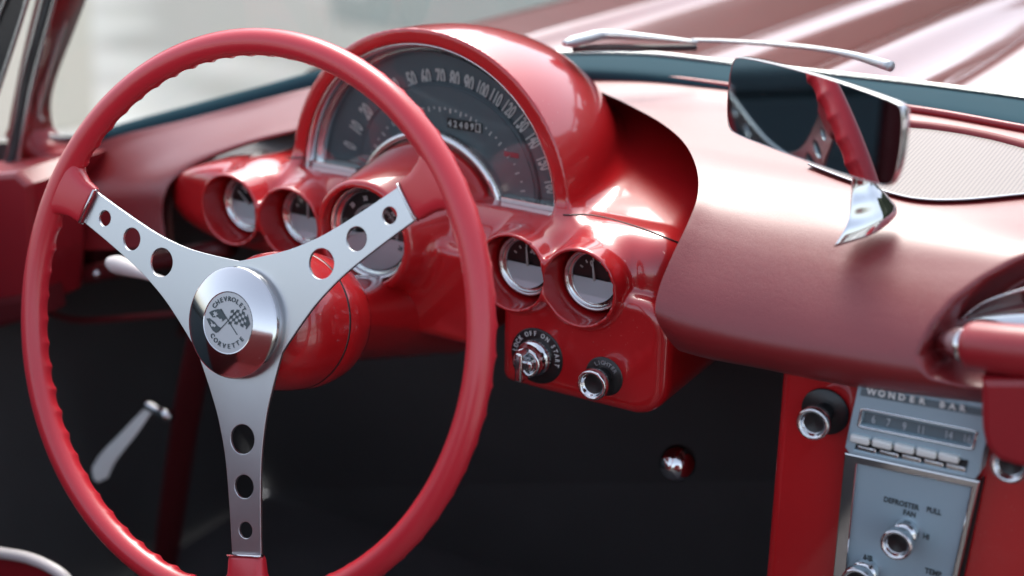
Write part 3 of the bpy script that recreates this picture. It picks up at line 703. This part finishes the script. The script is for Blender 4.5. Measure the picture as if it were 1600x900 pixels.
# ------------------------------------------------------------------ column, stalk
colm = Matrix.Translation((0, 0, 0)) @ Matrix.Rotation(math.pi/2-T, 4, 'X')
sc = thing('steering_column', 'glossy red bell shaped steering column cover behind the hub', 'steering column', mtx=colm)
obj('bell_cover', lathe([(.020, -.006), (.034, -.010), (.046, -.020), (.0525, -.036), (.0545, -.052), (.0545, -.0655)], 96), 'paint', sc)
obj('rear_cover', lathe([(.0535, -.0655), (.0545, -.0675), (.0545, -.080), (.052, -.095), (.046, -.108), (.038, -.116), (.036, -.118), (.036, -.30)], 96), 'paint', sc)
obj('seam_ring', lathe([(.0535, -.0645), (.0548, -.0655), (.0548, -.0672), (.0535, -.068)], 96), 'black', sc)
tl = thing('indicator_stalk', 'pale tapered indicator stalk poking out left behind the spokes', 'lever', tuple(KY(200, 420, .08)))
a = curve([KY(168, 409, .09), KY(200, 419, .085), KY(240, 434, .08), KY(330, 462, .07), KY(420, 492, .06)], 30)
obj('stalk', tube(a, np.interp(np.linspace(0, 1, 31), [0, .03, .12, .3, .45, 1], [.001, .0055, .0085, .0068, .004, .003]), 14), 'lever', tl, world=True)

# ------------------------------------------------------------------ ignition switch and pull knobs
YI = .1878
def face_pt(px, py, Y): p = KY(px, py, Y); return (p[0], Y, p[2])
ig = thing('ignition_switch', 'round black ignition switch with chrome key turn marked OFF ON START', 'switch', face_pt(839, 556, YI), FACE)
obj('black_plate', lathe([(0, .0012), (.0225, .0012), (.0236, .0008), (.024, 0)], 64), 'black', ig)
obj('lettering', join(arc_text('LOCK', .0195, 157, 12, .0056, .0015, bold=.0001, sx=.8), arc_text('OFF', .0195, 106, 12, .0056, .0015, bold=.0001, sx=.8), arc_text('ON', .0195, 66, 14, .0056, .0015, bold=.0001, sx=.8), arc_text('START', .0195, 14, 12, .0056, .0015, bold=.0001, sx=.8)), 'white', ig, smooth=False)
obj('chrome_boss', lathe([(.0150, .001), (.0152, .006), (.0142, .0085), (.0130, .009), (.0128, .016), (.0122, .0185), (.0100, .0195), (.0095, .0175), (.0, .0165)], 56), 'chrome', ig)
bev(obj('turn_grip', box(-.0032, .0032, -.0125, .0125, .016, .031), 'chrome', ig), .0018, 3)
bev(obj('turn_grip_web', box(-.0085, .0085, -.0042, .0042, .014, .024), 'chrome', ig), .002, 3)
def knob(nm, label, base_px, knob_px, Y, rk, plate, text=None, out=.03, cat='knob', rp=.0165, collar=False):
    k = thing(nm, label, cat, face_pt(*base_px, Y), FACE)
    if plate: obj('black_plate', lathe([(0, .0012), (rp-.001, .0012), (rp, 0)], 48), 'black', k)
    if text: obj('lettering', arc_text(text, rp*.72, 80, 15, .0048, .0015, bold=.00005), 'satin', k, smooth=False)
    obj('shaft', lathe([(rk*.62, 0), (rk*.62, out-.008)], 32), 'black', k)
    if collar: obj('collar', lathe([(rk*.85, 0), (rk*.85, .007), (rk*.62, .009)], 40), 'chrome', k)
    obj('knob_ring', lathe([(rk*.55, out-.010), (rk*.85, out-.0095), (rk, out-.0075), (rk*1.0, out-.001), (rk*.96, out), (rk*.86, out+.0004), (rk*.76, out-.0008), (rk*.70, out-.003), (rk*.60, out-.004)], 56), 'chrome', k)
    obj('knob_face', lathe([(rk*.66, out-.0035), (rk*.3, out-.0052), (0, out-.0056)], 40), 'black', k)
    return k
p1 = KY(945, 588, YI)
knob('lighter_knob', 'chrome ringed pull knob on black plate right of ignition switch', (944, 588), None, YI, .0125, True, 'LIGHTER', .022)

# ------------------------------------------------------------------ centre console
YC = .150
def cp(px, py, Y=YC): p = KY(px, py, Y); return p[0], p[2]
con = thing('centre_console', 'red painted centre console below the dash pad', 'console', (.46, YC, -.1))
x0 = cp(1207, 700)[0]
def rb(name, x0, x1, y0, y1, z0, z1, m, par, wd=.006, seg=4): return bev(obj(name, box(x0, x1, y0, y1, z0, z1), m, par, world=True), wd, seg)
rb('console_body', x0, .72, YC+.004, .45, -.50, .0, 'paint', con, .008)
# radio
rx0, rz0 = cp(1333, 705); rx1, rz1 = cp(1545, 640)
quad = lambda pts, Y=YC: [(*cp(x, y, Y),) for x, y in pts]
def plate(name, pts, y_front, depth, m, par, bevel=.0008, holes=()):
    """a plate facing the rear, its outline given in the car's x-z plane"""
    g = flat_shape([pts]+list(holes), depth/2, bevel)
    v = [(x, y_front+depth/2-z, y) for x, y, z in g[0]]
    return obj(name, (v, g[1]), m, par, world=True, smooth=False)
rad = thing('car_radio', 'chrome push button car radio with slate tuning dial under the dash pad', 'radio', (.475, YC, -.03))
RO_ = quad([(1344, 600), (1546, 634), (1541, 680), (1529, 738), (1522, 747), (1330, 708), (1323, 698), (1331, 660)], YC-.012)
WN = quad([(1349, 640), (1525, 676), (1518, 700), (1343, 664)], YC-.012); BW = quad([(1338, 682), (1516, 718), (1511, 741), (1333, 703)], YC-.012)
plate('faceplate', RO_, YC-.012, .014, 'panelalu', rad, .001, [WN, BW])
plate('dial_window', quad([(1347, 637), (1528, 674), (1520, 703), (1341, 666)], YC-.0105), YC-.0095, .002, 'dial', rad, 0)
plate('button_recess', quad([(1336, 679), (1518, 716), (1512, 744), (1331, 705)], YC-.0105), YC-.0085, .002, 'black', rad, 0)
def ring_px(pts, Y): return [KY(x, y, Y) for x, y in pts]
fr_ = [(1347, 638), (1527, 674), (1520, 702), (1341, 666)]
q = []
for i in range(4):
    a, b = np.array(fr_[i]), np.array(fr_[(i+1) % 4])
    for t in (.04, .5, .96): q.append(KY(*(a*(1-t)+b*t), YC-.013))
obj('window_frame', tube(q, .0011, 8, closed=True), 'chrome', rad, world=True)
RXM = Matrix.Translation((0, YC-.0078, 0)) @ Matrix.Rotation(math.pi/2, 4, 'X')
def face_text(s, px, py, size, Y, m, par, bold=0., sx=1., depth=.0002, rot=0.):
    x, z = cp(px, py, Y); g = xf(text_geo(s, size, depth, bold, sx), (0, 0, 0), rot)
    return obj('lettering', ([(x+v[0], Y-v[2], z+v[1]) for v in g[0]], g[1]), m, par, world=True, smooth=False)
for s, px, py in (('6', 1365, 656), ('7', 1388, 661), ('9', 1413, 667), ('11', 1439, 672), ('14', 1482, 680), ('16', 1511, 686)):
    face_text(s, px, py, .0085, YC-.0102, 'silver', rad, sx=.7)
# name strip with raised letters
plate('name_strip', quad([(1347, 607), (1546, 641), (1544, 651), (1345, 617)], YC-.013), YC-.0135, .002, 'dial', rad, .0003)
for i, ch in enumerate('WONDER BAR'):
    if ch != ' ':
        t = i/9; face_text(ch, 1362+142*t, 612.5+25.5*t, 0.0064, YC-.0150, 'white', rad, bold=.00025, sx=1.0, depth=.0005)
for i in range(5):
    t = (i+.0)/4
    a = np.array([1341, 690])*(1-t)+np.array([1480, 718.5])*t
    x, z = cp(a[0], a[1], YC-.018); 
    b = obj('push_button', box(x-.0070, x+.0070, YC-.0165, YC-.004, z-.0028, z+.0030), 'palemetal', rad, world=True); bev(b, .0016, 3)
    x2, z2 = cp(a[0]+13, a[1]+13, YC-.012)
    b = obj('lower_tab', box(x2-.0068, x2+.0068, YC-.0125, YC-.004, z2-.0022, z2+.0022), 'chromed', rad, world=True); bev(b, .001, 2)
# heater controls
hp = thing('heater_panel', 'satin silver heater control plate lettered DEFROSTER FAN AIR TEMP', 'control panel', (.47, YC, -.11))
HO = quad([(1323, 711), (1527, 754), (1488, 925), (1303, 925)], YC-.006)
plate('surround', quad([(1322, 709), (1529, 753), (1489, 930), (1301, 930)], YC-.006), YC-.006, .010, 'chrome', hp, .001, [quad([(1338, 722), (1521, 760), (1482, 935), (1317, 935)], YC-.006)])
plate('panel_face', quad([(1336, 720), (1523, 759), (1484, 936), (1315, 936)], YC-.006), YC-.0045, .003, 'panelalu', hp, 0)
plate('dark_edge', quad([(1526, 752), (1534, 754), (1497, 930), (1487, 930)], YC-.006), YC-.001, .004, 'black', hp, 0)
for s, px, py, sz in (('DEFROSTER', 1408, 787, .0058), ('PULL', 1459, 799, .0058), ('FAN', 1421, 803, .0058), ('HI', 1447, 839, .0058), ('AIR', 1356, 872, .0060), ('TEMP', 1458, 895, .0060)):
    face_text(s, px, py, sz, YC-.0050, 'ink', hp, bold=.00012, sx=.82)
knob('fan_knob', 'chrome ringed fan knob under the DEFROSTER PULL lettering', (1416, 830), None, YC-.0045, .0112, False, None, .024, collar=True)
knob('air_knob', 'chrome ringed knob below the AIR lettering at the picture edge', (1354, 892), None, YC-.0045, .0118, False, None, .022, collar=True)
knob('radio_knob', 'chrome ringed knob on black disc left of the radio', (1289, 643), None, YC+.002, .0118, True, None, .026, rp=.0175)
knob('tuning_knob', 'chrome ringed knob on black disc right of radio, half hidden by red flap', (1592, 705), None, YC+.002, .0125, True, None, .026, rp=.0175)

# ------------------------------------------------------------------ grab bar and trim on the passenger side
gb = thing('grab_bar', 'padded red grab bar with chrome end cap in the passenger side scoop', 'grab bar', tuple(KY(1560, 540, .13)))
a = curve([KY(1512, 540, .118), KY(1530, 541, .116), KY(1570, 545, .112), (KY(1640, 552, .108)), KY(1760, 566, .10)], 30)
obj('padded_bar', tube(a, np.interp(np.linspace(0, 1, 31), [0, .05, .2, 1], [.0125, .0145, .0160, .0165]), 20, flat=1.0), 'vinyl', gb, world=True)
a = curve([KY(1463, 546, .165), KY(1480, 538, .148), KY(1500, 536, .128), KY(1518, 540, .118)], 16)
obj('end_cap', tube(a, np.interp(np.linspace(0, 1, 17), [0, .3, .9, 1], [.006, .0095, .0125, .0130]), 20), 'chrome', gb, world=True)
gt = thing('dash_trim_plate', 'polished metal trim plate inside the scoop above the grab bar', 'trim', tuple(KY(1560, 490, .19)))
up_ = [(1500, 500), (1520, 483), (1545, 469), (1600, 452), (1680, 436), (1800, 425)]; dn_ = [(1484, 520), (1505, 520), (1545, 520), (1600, 520), (1680, 525), (1800, 530)]
A1 = curve([KY(x, y, .172) for x, y in up_], 30); B1 = curve([KY(x, y, .182) for x, y in dn_], 30)
G = np.array([A1*(1-t)+B1*t+np.array([0, .012*math.sin(math.pi*t), 0]) for t in np.linspace(0, 1, 8)])
obj('trim_sheet', grid_geo(G), 'chromed', gt, world=True)
obj('bright_edge', tube(A1, .0011, 8), 'chrome', gt, world=True)
fl = thing('lower_dash_flap', 'rounded red panel corner hanging beside the radio', 'panel', tuple(KY(1580, 680, .10)))
pts = quad([(1547, 600), (1547, 640), (1548, 668), (1553, 690), (1566, 706), (1590, 714), (1720, 735), (1720, 600)], .105)
plate('flap_face', pts, .105, .04, 'vinyl', fl, .005)

# ------------------------------------------------------------------ rear view mirror
mn = np.array([-.40674, -.91355, 0.]); MO = KY(1275, 190, .15)
mh = np.array([.91355, -.40674, 0.])      # along the mirror, to the right
mirm = Matrix([[mh[0], 0, mn[0], MO[0]], [mh[1], 0, mn[1], MO[1]], [mh[2], 1, mn[2], MO[2]], [0, 0, 0, 1]])
mir = thing('rear_view_mirror', 'chrome rear view mirror on a curved stem reflecting the red wheel rim', 'mirror', mtx=mirm)
outl = []
for px, py in ((1157, 88), (1200, 96), (1280, 117), (1350, 140), (1398, 158), (1408, 164), (1412, 176), (1411, 215), (1404, 260), (1396, 285), (1388, 291), (1376, 290), (1330, 277), (1260, 252), (1190, 226), (1152, 211), (1141, 203), (1137, 188), (1137, 155), (1140, 120), (1145, 96), (1150, 90)):
    p = KP(px, py, MO, mn)-MO; outl.append((p@mh, p[2]))
o_ = curve([(x, y, 0) for x, y in outl+outl[:1]], 120)[:-1]
for _ in range(14): o_ = (np.roll(o_, 1, 0)+2*o_+np.roll(o_, -1, 0))/4
cxy = o_.mean(0)
def sc_(k): return [((p[0]-cxy[0])*(1-k/.065)+cxy[0], (p[1]-cxy[1])*(1-k/.029)+cxy[1]) for p in o_]
def loft(ls):
    n = len(ls[0][0]); v = [(x, y, z) for l, z in ls for x, y in l]
    return v, [(i*n+j, i*n+(j+1) % n, (i+1)*n+(j+1) % n, (i+1)*n+j) for i in range(len(ls)-1) for j in range(n)]+[tuple((len(ls)-1)*n+j for j in range(n))]
obj('housing', loft([(sc_(.0009), .0002), (sc_(.0003), .0009), (sc_(0), .0002), (sc_(.0), -.004), (sc_(.002), -.009), (sc_(.008), -.014), (sc_(.018), -.0165)]), 'chromed', mir)
obj('mirror_glass', flat_shape([sc_(.0007)], .0001, z=.0003), 'mirror', mir, smooth=False)
# stem
sec = [((1303, 386, .160), (1399, 326, .205), .012), ((1318, 362, .164), (1396, 318, .203), .0115), ((1326, 342, .168), (1388, 308, .198), .0095), ((1329, 320, .171), (1379, 298, .193), .0082), ((1331, 300, .174), (1370, 288, .190), .0072), ((1332, 282, .175), (1362, 276, .188), .0065), ((1332, 262, .174), (1358, 260, .184), .006), ((1332, 238, .165), (1356, 238, .175), .006)]
ss = []
for L_, R_, hw in sec:
    a, b = KY(*L_), KY(*R_); c = (a+b)/2; ax_ = (b-a)/2; sd_ = np.cross(ax_/np.linalg.norm(ax_), [0, 0, 1.]); sd_ /= np.linalg.norm(sd_)
    n = 28; ring = []
    for i in range(n):
        t = 2*math.pi*i/n; cc, s_ = math.cos(t), math.sin(t)
        tap = (1-.75*max(0, -cc)**1.6) if L_[1] > 330 else 1-.35*max(0, -cc)
        ring.append(c+ax_*cc+sd_*hw*s_*tap)
    ss.append(ring)
ssr = np.array(ss); G = np.array([[cr(ssr[:, i], j/30) for i in range(28)] for j in range(31)])
v = G.reshape(-1, 3); f = [(j*28+i, j*28+(i+1) % 28, (j+1)*28+(i+1) % 28, (j+1)*28+i) for j in range(30) for i in range(28)]+[tuple(range(28))[::-1]]
obj('stem', (v, f), 'chrome', mir, world=True)

# ------------------------------------------------------------------ cabin round the footwell
fw = thing('footwell', 'dark carpeted footwell under the dash', 'footwell', (0, .4, -.5))
obj('floor_carpet', ([(-.50, -1.2, -.56), (1.3, -1.2, -.56), (1.3, .75, -.56), (-.50, .75, -.56)], [(0, 1, 2, 3)]), 'carpet', fw, world=True, smooth=False)
obj('firewall', ([(-.52, .62, -.56), (1.3, .62, -.56), (1.3, .46, .05), (-.52, .36, -.02)], [(0, 1, 2, 3)]), 'matt', fw, world=True, smooth=False)
obj('kick_panel', ([(-.52, .10, -.58), (-.50, .62, -.58), (-.50, .40, -.02), (-.52, .10, .03)], [(0, 1, 2, 3)]), 'matt', fw, world=True, smooth=False)
rb('floor_tunnel', .25, .50, -.9, .62, -.56, -.40, 'carpet', fw, .04, 5)
rb('rear_bulkhead', -.5, 1.3, -1.25, -1.17, -.56, .0, 'carpet', fw, .02)
obj('passenger_kick_panel', ([(1.28, .18, -.56), (1.28, .75, -.56), (1.28, .75, .05), (1.28, .18, .05)], [(3, 2, 1, 0)]), 'matt', fw, world=True, smooth=False)
obj('under_dash_cover', ([(-.5, .30, -.02), (.27, .30, -.03), (.27, .60, -.03), (-.5, .60, -.02)], [(0, 1, 2, 3)]), 'matt', fw, world=True, smooth=False)
obj('scuttle', ([(-.08, .49, .095), (1.25, .47, .11), (1.25, .60, .09), (-.08, .60, .08)], [(0, 1, 2, 3)]), 'matt', fw, world=True, smooth=False)
# lower dash rail on the left, and door
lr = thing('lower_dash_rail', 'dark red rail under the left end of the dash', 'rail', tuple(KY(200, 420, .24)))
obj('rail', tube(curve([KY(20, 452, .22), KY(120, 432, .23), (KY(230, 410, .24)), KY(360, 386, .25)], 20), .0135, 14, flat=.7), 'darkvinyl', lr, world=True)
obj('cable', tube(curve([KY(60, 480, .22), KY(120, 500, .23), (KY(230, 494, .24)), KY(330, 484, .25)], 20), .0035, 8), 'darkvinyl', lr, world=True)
for x, y in ((150, 428), (84, 461)):
    c = KY(x, y, .205); obj('screw_head', ([(v[0]+c[0], c[1]-v[2], v[1]+c[2]) for v in lathe([(0, .003), (.003, .0022), (.0042, 0)], 16)[0]], lathe([(0, .003), (.003, .0022), (.0042, 0)], 16)[1]), 'chromed', lr, world=True)
dr = thing('door', 'red vinyl car door top and panel at the left edge', 'door', tuple(KY(20, 380, .10)))
def px_block(name, pts, Y, depth, m, par, bevel=.006): 
    return plate(name, [tuple(KY(x, y, Y)[[0, 2]]) for x, y in pts], Y, depth, m, par, bevel)
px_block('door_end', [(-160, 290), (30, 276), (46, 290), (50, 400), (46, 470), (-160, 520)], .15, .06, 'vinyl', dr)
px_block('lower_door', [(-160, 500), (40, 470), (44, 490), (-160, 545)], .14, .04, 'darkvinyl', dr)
rb('inner_panel', -.55, -.49, -1.15, -.31, -.56, -.02, 'darkvinyl', dr, .012)  # unseen rear half kept maroon for the hub cap to reflect
rb('inner_panel', -.55, -.49, -.308, .13, -.56, -.02, 'slate', dr, .012)  # unseen front half tinted slate for the reflection in the mirror
rb('door_top', -.56, -.475, -1.15, -.31, -.018, .03, 'darkvinyl', dr, .012)  # unseen top, split in colour like the panel below for reflections
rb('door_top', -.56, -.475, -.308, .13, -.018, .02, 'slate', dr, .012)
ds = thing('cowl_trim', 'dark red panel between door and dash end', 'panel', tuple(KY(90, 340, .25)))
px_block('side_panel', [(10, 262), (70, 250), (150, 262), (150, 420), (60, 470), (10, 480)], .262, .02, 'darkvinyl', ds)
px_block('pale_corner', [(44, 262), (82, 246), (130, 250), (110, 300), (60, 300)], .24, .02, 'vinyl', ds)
obj('bolt', ([(v[0]+KY(4, 372, .149)[0], .148-v[2], v[1]+KY(4, 372, .149)[2]) for v in lathe([(0, .004), (.006, .003), (.009, 0)], 20)[0]], lathe([(0, .004), (.006, .003), (.009, 0)], 20)[1]), 'black', dr, world=True)
# things low in the footwell
ba = thing('column_brace', 'dark red upright brace seen blurred through the wheel', 'brace', tuple(KY(280, 700, .30)))
obj('brace', tube(curve([KY(322, 500, .20), KY(300, 600, .24), KY(280, 720, .28), KY(255, 900, .33)], 20), .0150, 14, flat=.35), 'darkvinyl', ba, world=True)
hb = thing('brake_release_lever', 'blurred chrome hand lever low in the dark footwell', 'lever', tuple(KY(190, 700, .18)))
obj('blade', tube(curve([KY(236, 636, .19), KY(205, 674, .18), KY(172, 712, .17), KY(158, 735, .165), KY(150, 752, .16)], 24), np.interp(np.linspace(0, 1, 25), [0, .2, .6, .8, 1], [.004, .0065, .0100, .0105, .003]), 16, flat=.22, up=(.3, -.66, .65)), 'palemetal', hb, world=True)  # pale colour stands in for sky reflected on the chrome
obj('pivot', tube(curve([KY(228, 632, .19), KY(248, 642, .19), KY(268, 653, .19)], 10), np.interp(np.linspace(0, 1, 11), [0, .5, .8, 1], [.005, .0045, .0065, .004]), 12), 'chromed', hb, world=True)
kb = thing('pull_handle', 'small round chrome handle alone in the dark under the dash', 'knob', tuple(KY(1060, 720, .26)))
c = KY(1060, 722, .26)
obj('handle_ball', ([(v[0]+c[0], c[1]-v[2], v[1]+c[2]) for v in lathe([(0, .018), (.009, .016), (.0145, .009), (.016, 0), (.013, -.008), (.007, -.013), (.004, -.016)], 32)[0]], lathe([(0, 0)]*7, 32)[1]), 'chrome', kb, world=True)
se = thing('driver_seat', 'red vinyl driver seat edge with pale piping at bottom left', 'seat', (0, -.45, -.30))
q = curve([KY(-60, 856, -.02), KY(0, 864, -.02), KY(50, 874, -.02), KY(95, 897, -.02), KY(120, 930, -.02)], 30)
obj('piping', tube(q, .0052, 12), 'lever', se, world=True)
v0 = KY(40, 905, -.02)
G = np.array([[q[i]+np.array([0, 0, -.002])+np.array([.0, -.02, -.20])*t for i in range(31)] for t in np.linspace(0, 1, 6)])
obj('seat_edge', grid_geo(G), 'vinyl', se, world=True)
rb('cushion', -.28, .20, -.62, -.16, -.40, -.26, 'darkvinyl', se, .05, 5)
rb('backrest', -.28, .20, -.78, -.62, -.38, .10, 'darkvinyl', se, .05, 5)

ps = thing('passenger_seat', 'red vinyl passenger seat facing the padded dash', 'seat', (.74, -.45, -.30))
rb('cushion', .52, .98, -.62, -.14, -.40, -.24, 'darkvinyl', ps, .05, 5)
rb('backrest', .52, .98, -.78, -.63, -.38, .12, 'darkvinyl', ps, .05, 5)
